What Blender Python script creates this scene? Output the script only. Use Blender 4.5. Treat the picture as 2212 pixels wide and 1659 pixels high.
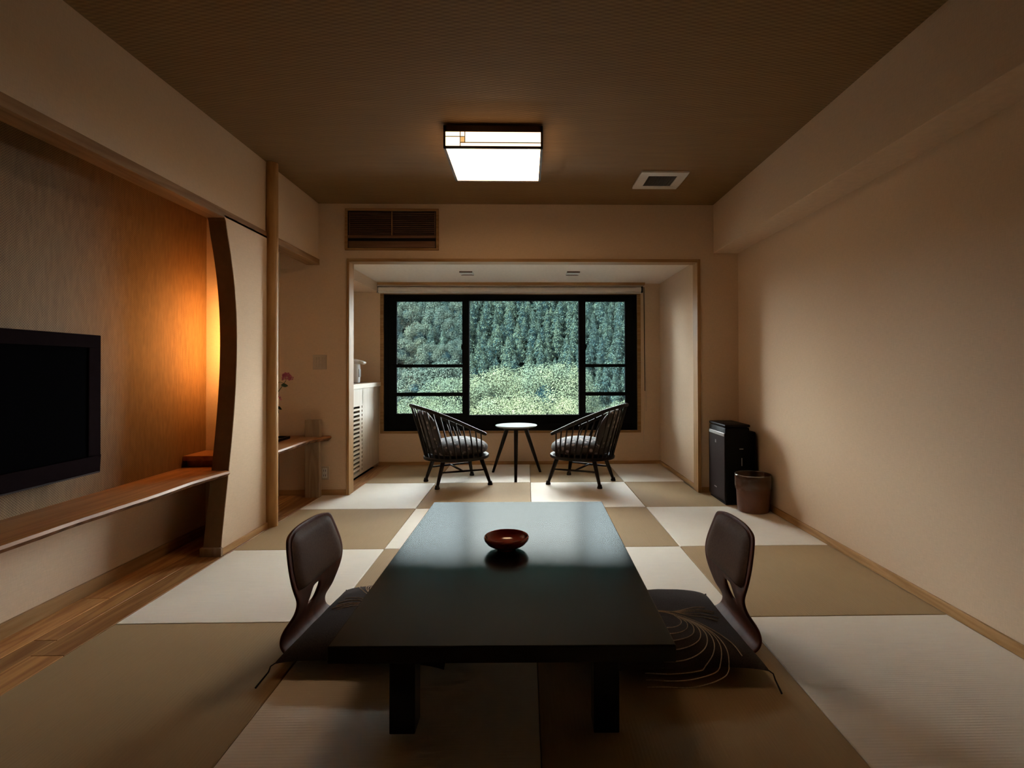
import bpy, bmesh, math, random
from mathutils import Vector, Matrix, noise as mnoise
R = math.radians
PI = math.pi
random.seed(7)
for o in list(bpy.data.objects):
    bpy.data.objects.remove(o, do_unlink=True)
SC = bpy.context.scene
COL = SC.collection

# ------------------------------------------------------------------ camera
FPX, PCX, PCY = 1121.0, 1158.8, 784.93          # focal length and principal point for 2212 x 1659
yaw, pit, rol = R(1.162), R(.533), R(-.1197)
fw = Vector((math.sin(yaw)*math.cos(pit), math.cos(yaw)*math.cos(pit), math.sin(pit)))
rt = Vector((math.cos(yaw), -math.sin(yaw), 0))
up = rt.cross(fw)
r2 = rt*math.cos(rol) + up*math.sin(rol)
u2 = -rt*math.sin(rol) + up*math.cos(rol)
cd = bpy.data.cameras.new('camera')
cam = bpy.data.objects.new('camera', cd)
COL.objects.link(cam)
m = Matrix.Identity(4)
for i in range(3):
    m[i][0], m[i][1], m[i][2] = r2[i], u2[i], -fw[i]
m[0][3], m[1][3], m[2][3] = 0, 0, 1.05
cam.matrix_world = m
cd.sensor_width = 36
cd.lens = FPX/2212*36
cd.shift_x = (1106-PCX)/2212
cd.shift_y = (PCY-829.5)/2212
cd.clip_start = .02
cd.clip_end = 2000
SC.camera = cam

# ------------------------------------------------------------------ world, sun, exposure
SKY = 38.0
SUN = 190.0
w = bpy.data.worlds.new('sky')
SC.world = w
w.use_nodes = True
bg = w.node_tree.nodes['Background']
bg.inputs[0].default_value = (1, .955, .90, 1)
bg.inputs[1].default_value = SKY
sd = bpy.data.lights.new('sun', 'SUN')
sun = bpy.data.objects.new('sun', sd)
COL.objects.link(sun)
sd.energy = SUN
sd.angle = R(1.0)
sd.color = (1, .93, .8)
sun.rotation_euler = Vector((.55, .42, -.72)).to_track_quat('-Z', 'Y').to_euler()
SC.view_settings.view_transform = 'Standard'
SC.view_settings.look = 'None'
SC.view_settings.gamma = 1
SC.view_settings.use_curve_mapping = False
SC.view_settings.exposure = 0.0
LAMP = 9.0
NICHE = 150.0

# ------------------------------------------------------------------ materials
MATS = {}
def nmat(name):
    mt = bpy.data.materials.new(name)
    mt.use_nodes = True
    nt = mt.node_tree
    b = nt.nodes['Principled BSDF']
    MATS[name] = mt
    return mt, nt, b
def N(nt, t, **kw):
    n = nt.nodes.new(t)
    for k, v in kw.items():
        if k.startswith('i_'):
            n.inputs[int(k[2:])].default_value = v
        else:
            setattr(n, k, v)
    return n
def L(nt, a, b): nt.links.new(a, b)
def c4(c): return (c[0], c[1], c[2], 1)
def mapping(nt, scale, coord='Object'):
    tc = N(nt, 'ShaderNodeTexCoord')
    mp = N(nt, 'ShaderNodeMapping')
    mp.inputs['Scale'].default_value = scale
    L(nt, tc.outputs[coord], mp.inputs['Vector'])
    return mp.outputs['Vector']
def ramp(nt, fac, cols):
    r = N(nt, 'ShaderNodeValToRGB')
    els = r.color_ramp.elements
    while len(els) < len(cols): els.new(.5)
    for e, (p, c) in zip(els, cols):
        e.position = p
        e.color = c4(c)
    L(nt, fac, r.inputs['Fac'])
    return r.outputs['Color']
def bump(nt, b, h, strength=.2, dist=.002):
    bp = N(nt, 'ShaderNodeBump')
    bp.inputs['Strength'].default_value = strength
    bp.inputs['Distance'].default_value = dist
    L(nt, h, bp.inputs['Height'])
    L(nt, bp.outputs['Normal'], b.inputs['Normal'])
def noise(nt, vec, scale, detail=3, rough=.5):
    n = N(nt, 'ShaderNodeTexNoise')
    n.inputs['Scale'].default_value = scale
    n.inputs['Detail'].default_value = detail
    n.inputs['Roughness'].default_value = rough
    L(nt, vec, n.inputs['Vector'])
    return n.outputs['Fac']
def plain(name, c, rough=.5, spec=.5, var=.06, scale=30, metal=0, bumpd=0.0006, bs=.15, coat=0):
    mt, nt, b = nmat(name)
    v = mapping(nt, (1, 1, 1))
    f = noise(nt, v, scale, 3)
    col = ramp(nt, f, [(.3, [x*(1-var) for x in c]), (.7, [min(1, x*(1+var)) for x in c])])
    L(nt, col, b.inputs['Base Color'])
    b.inputs['Roughness'].default_value = rough
    b.inputs['Specular IOR Level'].default_value = spec
    b.inputs['Metallic'].default_value = metal
    b.inputs['Coat Weight'].default_value = coat
    b.inputs['Coat Roughness'].default_value = .1
    if bumpd: bump(nt, b, f, bs, bumpd)
    return mt
def wood(name, c1, c2, axis='y', rough=.45, ring=14, spec=.4, per_obj=0.25):
    """grain running along one local axis"""
    mt, nt, b = nmat(name)
    s = {'x': (.6, 8, 8), 'y': (8, .6, 8), 'z': (8, 8, .6)}[axis]
    tc = N(nt, 'ShaderNodeTexCoord')
    oi = N(nt, 'ShaderNodeObjectInfo')
    off = N(nt, 'ShaderNodeVectorMath', operation='SCALE')
    comb = N(nt, 'ShaderNodeCombineXYZ', i_0=3.1, i_1=5.7, i_2=7.3)
    L(nt, comb.outputs[0], off.inputs[0])
    L(nt, oi.outputs['Random'], off.inputs['Scale'])
    add = N(nt, 'ShaderNodeVectorMath', operation='ADD')
    L(nt, tc.outputs['Object'], add.inputs[0])
    L(nt, off.outputs[0], add.inputs[1])
    mp = N(nt, 'ShaderNodeMapping')
    mp.inputs['Scale'].default_value = s
    L(nt, add.outputs[0], mp.inputs['Vector'])
    v = mp.outputs['Vector']
    wv = N(nt, 'ShaderNodeTexNoise')
    wv.inputs['Scale'].default_value = 1.2
    wv.inputs['Detail'].default_value = 2
    L(nt, v, wv.inputs['Vector'])
    mul = N(nt, 'ShaderNodeMath', operation='MULTIPLY', i_1=ring)
    L(nt, wv.outputs['Fac'], mul.inputs[0])
    fr = N(nt, 'ShaderNodeMath', operation='PINGPONG', i_1=1.0)
    L(nt, mul.outputs[0], fr.inputs[0])
    fine = noise(nt, v, 14, 4, .6)
    mx = N(nt, 'ShaderNodeMath', operation='MULTIPLY_ADD', i_1=.55)
    L(nt, fr.outputs[0], mx.inputs[0])
    fm = N(nt, 'ShaderNodeMath', operation='MULTIPLY', i_1=.5)
    L(nt, fine, fm.inputs[0])
    L(nt, fm.outputs[0], mx.inputs[2])
    col = ramp(nt, mx.outputs[0], [(.15, c1), (.85, c2)])
    hsv = N(nt, 'ShaderNodeHueSaturation')
    L(nt, col, hsv.inputs['Color'])
    vv = N(nt, 'ShaderNodeMapRange')
    vv.inputs['To Min'].default_value = 1-per_obj
    vv.inputs['To Max'].default_value = 1+per_obj
    L(nt, oi.outputs['Random'], vv.inputs['Value'])
    L(nt, vv.outputs[0], hsv.inputs['Value'])
    L(nt, hsv.outputs[0], b.inputs['Base Color'])
    b.inputs['Roughness'].default_value = rough
    b.inputs['Specular IOR Level'].default_value = spec
    bump(nt, b, mx.outputs[0], .2, .0006)
    return mt
def cloth_wall(name, c, scale=260, var=.08):
    """woven wall cloth: crossing fine threads"""
    mt, nt, b = nmat(name)
    v1 = mapping(nt, (30, 30, 400))
    v2 = mapping(nt, (400, 400, 30))
    a = noise(nt, v1, 1, 2)
    d = noise(nt, v2, 1, 2)
    s = N(nt, 'ShaderNodeMath', operation='ADD')
    L(nt, a, s.inputs[0]); L(nt, d, s.inputs[1])
    h = N(nt, 'ShaderNodeMath', operation='MULTIPLY', i_1=.5)
    L(nt, s.outputs[0], h.inputs[0])
    col = ramp(nt, h.outputs[0], [(.3, [x*(1-var) for x in c]), (.7, [min(1, x*(1+var)) for x in c])])
    L(nt, col, b.inputs['Base Color'])
    b.inputs['Roughness'].default_value = .85
    b.inputs['Specular IOR Level'].default_value = .2
    bump(nt, b, h.outputs[0], .25, .0008)
    return mt
def weave(name, c1, c2, su, sv, plane, rough=.6, bd=.002, bs=.5, warp=.12):
    """basket weave: two crossing wave sets in the given plane, irregular"""
    mt, nt, b = nmat(name)
    tc = N(nt, 'ShaderNodeTexCoord')
    nz = N(nt, 'ShaderNodeTexNoise')
    nz.inputs['Scale'].default_value = 9
    L(nt, tc.outputs['Object'], nz.inputs['Vector'])
    sep = N(nt, 'ShaderNodeSeparateXYZ')
    L(nt, tc.outputs['Object'], sep.inputs[0])
    ia, ib = {'xy': (0, 1), 'yz': (1, 2), 'xz': (0, 2)}[plane]
    def wave(sock, s):
        a = N(nt, 'ShaderNodeMath', operation='MULTIPLY_ADD', i_1=s)
        L(nt, sep.outputs[sock], a.inputs[0])
        k = N(nt, 'ShaderNodeMath', operation='MULTIPLY', i_1=warp*12)
        L(nt, nz.outputs['Fac'], k.inputs[0])
        L(nt, k.outputs[0], a.inputs[2])
        q = N(nt, 'ShaderNodeMath', operation='SINE')
        L(nt, a.outputs[0], q.inputs[0])
        return q.outputs[0]
    p = N(nt, 'ShaderNodeMath', operation='MULTIPLY')
    L(nt, wave(ia, su), p.inputs[0]); L(nt, wave(ib, sv), p.inputs[1])
    h = N(nt, 'ShaderNodeMath', operation='MULTIPLY_ADD', i_1=.5, i_2=.5)
    L(nt, p.outputs[0], h.inputs[0])
    vs = mapping(nt, (70, 70, 14) if plane != 'xy' else (3, 60, 60))
    n2 = noise(nt, vs, 1, 3)
    mx = N(nt, 'ShaderNodeMath', operation='MULTIPLY_ADD', i_1=.55)
    L(nt, h.outputs[0], mx.inputs[0])
    sc = N(nt, 'ShaderNodeMath', operation='MULTIPLY', i_1=.45)
    L(nt, n2, sc.inputs[0]); L(nt, sc.outputs[0], mx.inputs[2])
    L(nt, ramp(nt, mx.outputs[0], [(.15, c1), (.8, c2)]), b.inputs['Base Color'])
    b.inputs['Roughness'].default_value = rough
    b.inputs['Specular IOR Level'].default_value = .25
    bump(nt, b, mx.outputs[0], bs, bd)
    return mt
def tatami(name, c, axis, rough, spec):
    """igusa weave, ridges running along one axis"""
    mt, nt, b = nmat(name)
    tc = N(nt, 'ShaderNodeTexCoord')
    sep = N(nt, 'ShaderNodeSeparateXYZ')
    L(nt, tc.outputs['Object'], sep.inputs[0])
    k = N(nt, 'ShaderNodeMath', operation='MULTIPLY', i_1=2*PI/.0115)
    L(nt, sep.outputs[1 if axis == 'x' else 0], k.inputs[0])
    s = N(nt, 'ShaderNodeMath', operation='SINE')
    L(nt, k.outputs[0], s.inputs[0])
    v = mapping(nt, (8, 500, 1) if axis == 'x' else (500, 8, 1))
    n1 = noise(nt, v, 1, 3)
    v2 = mapping(nt, (1, 1, 1))
    n2 = noise(nt, v2, 2.2, 3)
    mix = N(nt, 'ShaderNodeMath', operation='MULTIPLY_ADD', i_1=.6)
    L(nt, n1, mix.inputs[0])
    n2s = N(nt, 'ShaderNodeMath', operation='MULTIPLY', i_1=.4)
    L(nt, n2, n2s.inputs[0]); L(nt, n2s.outputs[0], mix.inputs[2])
    L(nt, ramp(nt, mix.outputs[0], [(.3, [x*.9 for x in c]), (.7, [min(1, x*1.09) for x in c])]), b.inputs['Base Color'])
    hh = N(nt, 'ShaderNodeMath', operation='MULTIPLY_ADD', i_1=.3)
    L(nt, s.outputs[0], hh.inputs[0]); L(nt, n1, hh.inputs[2])
    bump(nt, b, hh.outputs[0], .35, .0012)
    b.inputs['Roughness'].default_value = rough
    b.inputs['Specular IOR Level'].default_value = spec
    return mt
def emit(name, c, s, base=(.8, .8, .8)):
    mt, nt, b = nmat(name)
    v = mapping(nt, (1, 1, 1))
    f = noise(nt, v, 40, 2)
    L(nt, ramp(nt, f, [(.2, [x*.97 for x in c]), (.8, c)]), b.inputs['Emission Color'])
    b.inputs['Base Color'].default_value = c4(base)
    b.inputs['Emission Strength'].default_value = s
    return mt
def glass(name, tint, veil, veilcol=(.6, .66, .7), ior=1.45, rough=.02):
    mt, nt, b = nmat(name)
    nt.nodes.remove(b)
    out = nt.nodes['Material Output']
    tr = N(nt, 'ShaderNodeBsdfTransparent')
    tr.inputs[0].default_value = c4(tint)
    gl = N(nt, 'ShaderNodeBsdfGlossy')
    gl.inputs['Roughness'].default_value = rough
    fr = N(nt, 'ShaderNodeFresnel')
    fr.inputs[0].default_value = ior
    mx = N(nt, 'ShaderNodeMixShader')
    L(nt, fr.outputs[0], mx.inputs[0]); L(nt, tr.outputs[0], mx.inputs[1]); L(nt, gl.outputs[0], mx.inputs[2])
    df = N(nt, 'ShaderNodeBsdfTranslucent')
    df.inputs[0].default_value = c4(veilcol)
    m2 = N(nt, 'ShaderNodeMixShader', i_0=veil)
    L(nt, mx.outputs[0], m2.inputs[1]); L(nt, df.outputs[0], m2.inputs[2])
    L(nt, m2.outputs[0], out.inputs[0])
    return mt
def leaf(name, c1, c2, rough=.6, trans=.25):
    """foliage: tint differs from tree to tree and from clump to clump"""
    mt, nt, b = nmat(name)
    oi = N(nt, 'ShaderNodeObjectInfo')
    v = mapping(nt, (1, 1, 1))
    n1 = noise(nt, v, 1.3, 3, .6)
    mx = N(nt, 'ShaderNodeMath', operation='MULTIPLY_ADD', i_1=.2)
    L(nt, oi.outputs['Random'], mx.inputs[0])
    s = N(nt, 'ShaderNodeMath', operation='MULTIPLY', i_1=.85)
    L(nt, n1, s.inputs[0]); L(nt, s.outputs[0], mx.inputs[2])
    L(nt, ramp(nt, mx.outputs[0], [(.2, c1), (.75, c2)]), b.inputs['Base Color'])
    b.inputs['Roughness'].default_value = rough
    b.inputs['Specular IOR Level'].default_value = 0
    return mt
def blossom_fabric(name, c, c2):
    """dark upholstery with scattered pale blotches"""
    mt, nt, b = nmat(name)
    v = mapping(nt, (1, 1, 1))
    vo = N(nt, 'ShaderNodeTexVoronoi')
    vo.inputs['Scale'].default_value = 20
    L(nt, v, vo.inputs['Vector'])
    n1 = noise(nt, v, 30, 2)
    ad = N(nt, 'ShaderNodeMath', operation='MULTIPLY_ADD', i_1=.5)
    L(nt, n1, ad.inputs[0]); L(nt, vo.outputs['Distance'], ad.inputs[2])
    L(nt, ramp(nt, ad.outputs[0], [(.50, c2), (.62, c)]), b.inputs['Base Color'])
    b.inputs['Roughness'].default_value = .8
    b.inputs['Sheen Weight'].default_value = .2
    bump(nt, b, noise(nt, v, 500, 2), .3, .0008)
    return mt

WALL = cloth_wall('wall_cloth', (.68, .505, .35))
CEIL = weave('ceiling_paper', (.145, .078, .027), (.255, .142, .053), 2*PI/.07, 2*PI/.022, 'xy', .7, .002, .5)
ALC_CEIL = cloth_wall('alcove_ceiling_cloth', (.86, .76, .67))
NICHE_W = weave('woven_grass_wall', (.080, .041, .015), (.225, .130, .052), 2*PI/.011, 2*PI/.011, 'yz', .7, .0015, .6)
PINE_Y = wood('pine_along_y', (.30, .155, .055), (.46, .27, .12), 'y', spec=.15)
BEAM_W = wood('dark_pine_along_y', (.17, .085, .032), (.27, .15, .065), 'y', .55, spec=.2)
PINE_X = wood('pine_along_x', (.30, .155, .055), (.46, .27, .12), 'x', spec=.15)
PINE_Z = wood('pine_along_z', (.30, .155, .055), (.46, .27, .12), 'z', spec=.15, per_obj=.05)
LOG = wood('polished_log', (.36, .19, .07), (.50, .29, .12), 'z', .5, spec=.15, per_obj=0)
SLAB = wood('live_edge_wood', (.25, .10, .034), (.40, .185, .07), 'y', .4, 10, .25, per_obj=.05)
BARK = plain('rough_live_edge', (.17, .080, .034), .8, .1, .7, 22, bumpd=.012, bs=.8)
PLANK = wood('floor_plank_wood', (.30, .115, .034), (.54, .28, .10), 'y', .45, 16, .15, .3)
PALE_Z = wood('pale_oak_along_z', (.56, .43, .30), (.66, .53, .39), 'z', .5, per_obj=.04)
PALE_Y = wood('pale_oak_along_y', (.56, .43, .30), (.66, .53, .39), 'y', .5, per_obj=.04)
GREY_WOOD = wood('greyed_wood', (.24, .15, .085), (.36, .25, .155), 'z', .6, per_obj=.05)
DARK_SLAT = wood('walnut_slat', (.12, .055, .03), (.20, .10, .055), 'x', .5, per_obj=.05)
TAT_L = tatami('tatami_sheen_lit', (.84, .755, .635), 'x', .6, .25)  # same rush as the darker mats; window sheen painted as a paler colour
TAT_D = tatami('tatami_sheen_dim', (.395, .270, .142), 'y', .7, .12)  # same rush turned a quarter; its weaker sheen painted as a darker colour
BLACK_AL = plain('black_aluminium', (.008, .008, .009), .5, .0, .1, 40)
BLACK_WOOD = plain('black_stained_wood', (.014, .010, .008), .45, .14, .3, 20)
LACQUER = plain('black_lacquer', (.003, .0034, .005), .22, .34, .2, 60, bumpd=.0002, bs=.12)
RED_LAC = plain('vermilion_lacquer', (.30, .026, .012), .16, .6, .15, 20, bumpd=0, coat=.6)
BENT = wood('red_brown_plywood', (.085, .026, .014), (.14, .045, .024), 'z', .45, 8, .08, 0)
LEATHER = plain('brown_leather', (.105, .055, .034), .55, .05, .12, 120, bumpd=.0008, bs=.25)
CUSHION = plain('dark_linen', (.045, .033, .030), .9, .2, .35, 260, bumpd=.001, bs=.4)
THREAD = plain('beige_thread', (.55, .42, .30), .8, .1, .3, 300)
CORD = plain('black_cord', (.02, .016, .014), .8, .2)
FABRIC = blossom_fabric('blossom_fabric', (.030, .019, .018), (.30, .235, .215))
GLASSTOP = plain('pale_tabletop', (.42, .47, .50), .22, .5, .04, 30)
APPL = plain('black_plastic', (.006, .0055, .006), .4, .04, .1)
APPL_F = plain('dark_brown_panel', (.032, .023, .023), .4, .05, .06)
CHROME = plain('grey_metal', (.45, .43, .42), .35, .5, .05, metal=.7)
BIN = plain('brown_bin_plastic', (.13, .048, .024), .45, .4, .08)
LINER = glass('clear_film', (.93, .9, .88), .16, (.8, .7, .62), 1.9, .12)
WHITE_P = plain('white_plastic', (.75, .73, .70), .4, .5, .03)
IVORY = plain('ivory_plastic', (.52, .42, .33), .45, .4, .03)
VENT_G = plain('vent_grille_plastic', (.12, .10, .09), .5, .2, .05)
GREYP = plain('grey_plastic', (.30, .30, .31), .4, .5, .05)
DARKHOLE = plain('dark_cavity', (.012, .009, .007), .8, .2)
BLIND = plain('blind_fabric', (.78, .72, .66), .7, .3, .04)
SCREEN = plain('tv_screen', (.002, .002, .0025), .3, .0, .05, bumpd=0)
BEZEL = plain('tv_bezel', (.009, .006, .007), .5, .0, .1)
LAMPWOOD = wood('lamp_wood', (.06, .03, .015), (.10, .052, .026), 'x', .45, per_obj=0)
SHADE = emit('lamp_shade_paper', (1, .68, .40), 2.6)
SHADE_B = emit('lamp_diffuser', (1, .65, .36), LAMP)
AMBER = emit('amber_pane', (1, .55, .18), .9)
TUBE = emit('niche_tube', (1, .47, .14), NICHE)
GLASS_C = glass('window_glass', (.92, .98, 1), .0)
GLASS_S = glass('sash_glass', (.80, .88, .92), .0022)
CONIFER = leaf('cedar_foliage', (.0016, .0056, .0088), (.0135, .0205, .0150))  # dark end tinted blue to stand for hazy blue shade
BROAD = leaf('broadleaf_foliage', (.0078, .0142, .0130), (.0240, .0290, .0165))  # ramp paints blue shade at one end, sunlit yellow-green at the other
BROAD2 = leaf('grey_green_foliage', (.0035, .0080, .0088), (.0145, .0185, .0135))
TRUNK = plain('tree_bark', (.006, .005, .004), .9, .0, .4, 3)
INNER = leaf('crown_inner_shade', (.0012, .0034, .0048), (.0024, .0058, .0066))  # darker copy of the foliage, shade inside the crowns put into colour
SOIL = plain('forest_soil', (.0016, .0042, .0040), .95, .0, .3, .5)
PETAL = plain('pink_petal', (.48, .13, .20), .6, .3, .3, 40)
STEM = plain('green_stem', (.04, .07, .025), .6, .3)
LEAFM = plain('dark_leaf', (.02, .045, .018), .45, .4)
VASE = plain('dark_vase_glaze', (.02, .018, .018), .3, .5)

# ------------------------------------------------------------------ mesh helpers
class MB:
    def __init__(self):
        self.v, self.f = [], []
    def box(self, x0, x1, y0, y1, z0, z1):
        n = len(self.v)
        self.v += [(x0, y0, z0), (x1, y0, z0), (x1, y1, z0), (x0, y1, z0), (x0, y0, z1), (x1, y0, z1), (x1, y1, z1), (x0, y1, z1)]
        self.f += [tuple(n+i for i in q) for q in ((0, 3, 2, 1), (4, 5, 6, 7), (0, 1, 5, 4), (1, 2, 6, 5), (2, 3, 7, 6), (3, 0, 4, 7))]
        return self
    def prism(self, poly, axis, a, b):
        """poly: 2-D points; axis 'z' -> (x,y), 'x' -> (y,z), 'y' -> (x,z)"""
        n = len(self.v); k = len(poly)
        def P(p, t):
            return {'z': (p[0], p[1], t), 'x': (t, p[0], p[1]), 'y': (p[0], t, p[1])}[axis]
        self.v += [P(p, a) for p in poly] + [P(p, b) for p in poly]
        self.f.append(tuple(n+i for i in range(k)))
        self.f.append(tuple(n+k+i for i in reversed(range(k))))
        for i in range(k):
            j = (i+1) % k
            self.f.append((n+i, n+k+i, n+k+j, n+j))
        return self
    def tube(self, pts, rad, seg=8, cap=True):
        pts = [Vector(p) for p in pts]
        if not isinstance(rad, (list, tuple)): rad = [rad]*len(pts)
        n = len(self.v)
        prev = None
        for i, p in enumerate(pts):
            t = (pts[min(i+1, len(pts)-1)] - pts[max(i-1, 0)]).normalized()
            a = prev if prev is not None else (Vector((0, 0, 1)) if abs(t.z) < .9 else Vector((1, 0, 0)))
            s = t.cross(a)
            if s.length < 1e-6: s = t.orthogonal()
            s.normalize()
            q = s.cross(t).normalized()
            prev = q
            for k in range(seg):
                an = 2*PI*k/seg
                self.v.append(tuple(p + (s*math.cos(an)+q*math.sin(an))*rad[i]))
        for i in range(len(pts)-1):
            for k in range(seg):
                l = (k+1) % seg
                self.f.append((n+i*seg+k, n+i*seg+l, n+(i+1)*seg+l, n+(i+1)*seg+k))
        if cap:
            self.f.append(tuple(n+k for k in reversed(range(seg))))
            self.f.append(tuple(n+(len(pts)-1)*seg+k for k in range(seg)))
        return self
    def lathe(self, prof, seg=32, c=(0, 0), closed=False):
        n = len(self.v)
        for r, z in prof:
            for k in range(seg):
                a = 2*PI*k/seg
                self.v.append((c[0]+r*math.cos(a), c[1]+r*math.sin(a), z))
        m = len(prof)
        for i in range(m-1 if not closed else m):
            j = (i+1) % m
            for k in range(seg):
                l = (k+1) % seg
                self.f.append((n+i*seg+k, n+i*seg+l, n+j*seg+l, n+j*seg+k))
        if not closed:
            self.f.append(tuple(n+k for k in reversed(range(seg))))
            self.f.append(tuple(n+(m-1)*seg+k for k in range(seg)))
        return self
    def grid(self, pts):
        """pts[i][j] points; None leaves a hole"""
        n = len(self.v); w_ = len(pts[0])
        for row in pts:
            self.v += [tuple(p) for p in row]
        for i in range(len(pts)-1):
            for j in range(w_-1):
                self.f.append((n+i*w_+j, n+i*w_+j+1, n+(i+1)*w_+j+1, n+(i+1)*w_+j))
        return self
    def ellipsoid(self, c, r, seg=16, rings=8):
        return self.lathe_at([(math.sin(PI*i/rings), -math.cos(PI*i/rings)) for i in range(rings+1)], c, r, seg)
    def lathe_at(self, prof, c, r, seg):
        n = len(self.v)
        for a, z in prof:
            for k in range(seg):
                an = 2*PI*k/seg
                self.v.append((c[0]+a*r[0]*math.cos(an), c[1]+a*r[1]*math.sin(an), c[2]+z*r[2]))
        for i in range(len(prof)-1):
            for k in range(seg):
                l = (k+1) % seg
                self.f.append((n+i*seg+k, n+i*seg+l, n+(i+1)*seg+l, n+(i+1)*seg+k))
        return self
    def build(self, name, mat, parent=None, loc=(0, 0, 0), bevel=0, smooth=False, angle=40, rel=False, seg=2):
        """rel: vertices are given in world space and made relative to loc"""
        vs = self.v
        if rel: vs = [(x-loc[0], y-loc[1], z-loc[2]) for x, y, z in vs]
        me = bpy.data.meshes.new(name)
        me.from_pydata(vs, [], self.f)
        bm = bmesh.new(); bm.from_mesh(me)
        bmesh.ops.remove_doubles(bm, verts=bm.verts, dist=1e-6)
        bmesh.ops.recalc_face_normals(bm, faces=bm.faces)
        if bevel:
            es = [e for e in bm.edges if len(e.link_faces) == 2 and e.calc_face_angle(0) > R(30)]
            bmesh.ops.bevel(bm, geom=es, offset=bevel, segments=seg, profile=.5, affect='EDGES')
        bm.to_mesh(me); bm.free()
        if smooth:
            for p in me.polygons: p.use_smooth = True
            me.set_sharp_from_angle(angle=R(angle))
        me.materials.append(mat)
        o = bpy.data.objects.new(name, me)
        COL.objects.link(o)
        o.location = loc
        if parent: o.parent = parent
        return o
def B(*a): return MB().box(*a)
def tag(o, label=None, cat=None, group=None, kind=None):
    if label: o['label'] = label
    if cat: o['category'] = cat
    if group: o['group'] = group
    if kind: o['kind'] = kind
    return o
def thing(name, label, cat, loc=(0, 0, 0), rz=0, group=None):
    o = bpy.data.objects.new(name, None)
    o.empty_display_size = .1
    COL.objects.link(o)
    o.location = loc
    o.rotation_euler = (0, 0, rz)
    return tag(o, label, cat, group)
def struct(o, label, cat):
    return tag(o, label, cat, kind='structure')
def sroot(name, label, cat, loc=(0, 0, 0)):
    o = thing(name, label, cat, loc)
    o['kind'] = 'structure'
    return o
def copy_tree(o, parent=None):
    c = o.copy(); COL.objects.link(c)
    c.parent = parent
    for ch in list(o.children): copy_tree(ch, c)
    return c

# ------------------------------------------------------------------ the room
CZ = 2.43                 # ceiling height
XL, XN = -1.73, -2.05     # left wall plane, niche back wall
XR = 1.80                 # right wall
YF, YW = 4.36, 5.69       # wall with the alcove opening, window wall
YB = -1.9                 # wall behind the camera

floor = struct(B(-2.4, 2.0, YB-.1, 5.9, -.20, -.02).build('floor', SOIL), 'subfloor carrying tatami mats with light and dark sheen painted in, and wooden planks', 'floor')
MX = [-1.694 + .8665*i for i in range(5)]
MY = [4.785 - .868*i for i in range(-1, 8)]
G = .0012
for j in range(8):
    y1, y0 = MY[j]-G, MY[j+1]+G
    if j == 7: y0 = YB
    for i in range(4):
        x0, x1 = MX[i]+G, MX[i+1]-G
        if i == 3: x1 = XR-.012
        pale = (i+j) % 2 == (1 if j else 1)
        poly = [(x0, y0), (x1, y0), (x1, y1), (x0, y1)]
        if j == 0:
            y1 = YW-.012
            xa, xb = max(x0, -1.472), min(x1, 1.466)
            poly = [(xa, y0), (xb, y0), (xb, y1), (xa, y1)]
        if j == 1 and i == 0: poly = [(x0, y0), (x1, y0), (x1, y1), (-1.472, y1), (-1.472, YF-.002), (x0, YF-.002)]
        if j == 1 and i == 3: poly = [(x0, y0), (x1, y0), (x1, YF-.002), (1.452, YF-.002), (1.452, y1), (x0, y1)]
        MB().prism(poly, 'z', -.03, 0).build('tatami_mat', TAT_L if pale else TAT_D, floor, bevel=.003, seg=1)
# plank strip along the left
PXS = [-2.05, -1.912, -1.82, -1.697]
ends = [[-1.9, .7, 2.43, 4.36], [-1.9, 1.2, 2.06, 3.4, 4.36], [-1.9, .2, 1.95, 3.75, 4.36]]
for k in range(3):
    for a, b in zip(ends[k][:-1], ends[k][1:]):
        B(PXS[k]+.0008, PXS[k+1]-.0008, a+.0008, b-.0008, -.03, -.001).build('plank', PLANK, floor, bevel=.0015, seg=1)
B(-1.62, -1.474, YF+.1, YW-.01, -.03, -.002).build('plank', PLANK, floor, bevel=.0015, seg=1)

struct(B(-2.4, 2.0, YB-.1, YF+.10, CZ, CZ+.15).build('ceiling', CEIL), 'brown woven paper ceiling of the main room', 'ceiling')
struct(B(-2.2, 1.7, YF+.1, 5.9, 1.98, 2.1).build('ceiling_alcove', ALC_CEIL), 'pale low ceiling over the window alcove', 'ceiling')
wr = struct(B(XR, XR+.15, YB-.1, YF+.1, -.02, CZ+.1).build('wall_right', WALL), 'plain beige cloth wall beside the air purifier', 'wall')
B(1.59, XR+.02, YB, YF, 2.02, CZ+.02).build('beam', WALL, wr, bevel=.004)
struct(B(-2.4, 2.0, YB-.15, YB, -.02, CZ+.1).build('wall_back', WALL), 'beige wall behind the low table end of the room', 'wall')
wl = struct(B(-1.83, XL, YB, YF, 1.96, CZ+.02).build('wall_left', WALL), 'beige wall over the television niche with curved partition', 'wall')
# niche back wall: woven cloth above the shelf, plain below
B(XN-.15, XN, YB, 3.37, .44, 2.2).build('woven_panel', NICHE_W, wl)
B(XN-.2, -1.82, YB, YF+.02, 2.2, 2.3).build('niche_ceiling', WALL, wl)
B(XN-.15, XN, YB, YF+.02, -.02, .44).build('niche_wall', WALL, wl)
B(XN-.15, XN, 3.37, YF+.02, .44, 2.2).build('niche_wall', WALL, wl)
B(XN, -1.746, 3.37, 3.46, -.02, 2.2).build('niche_side_wall', WALL, wl)
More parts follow.
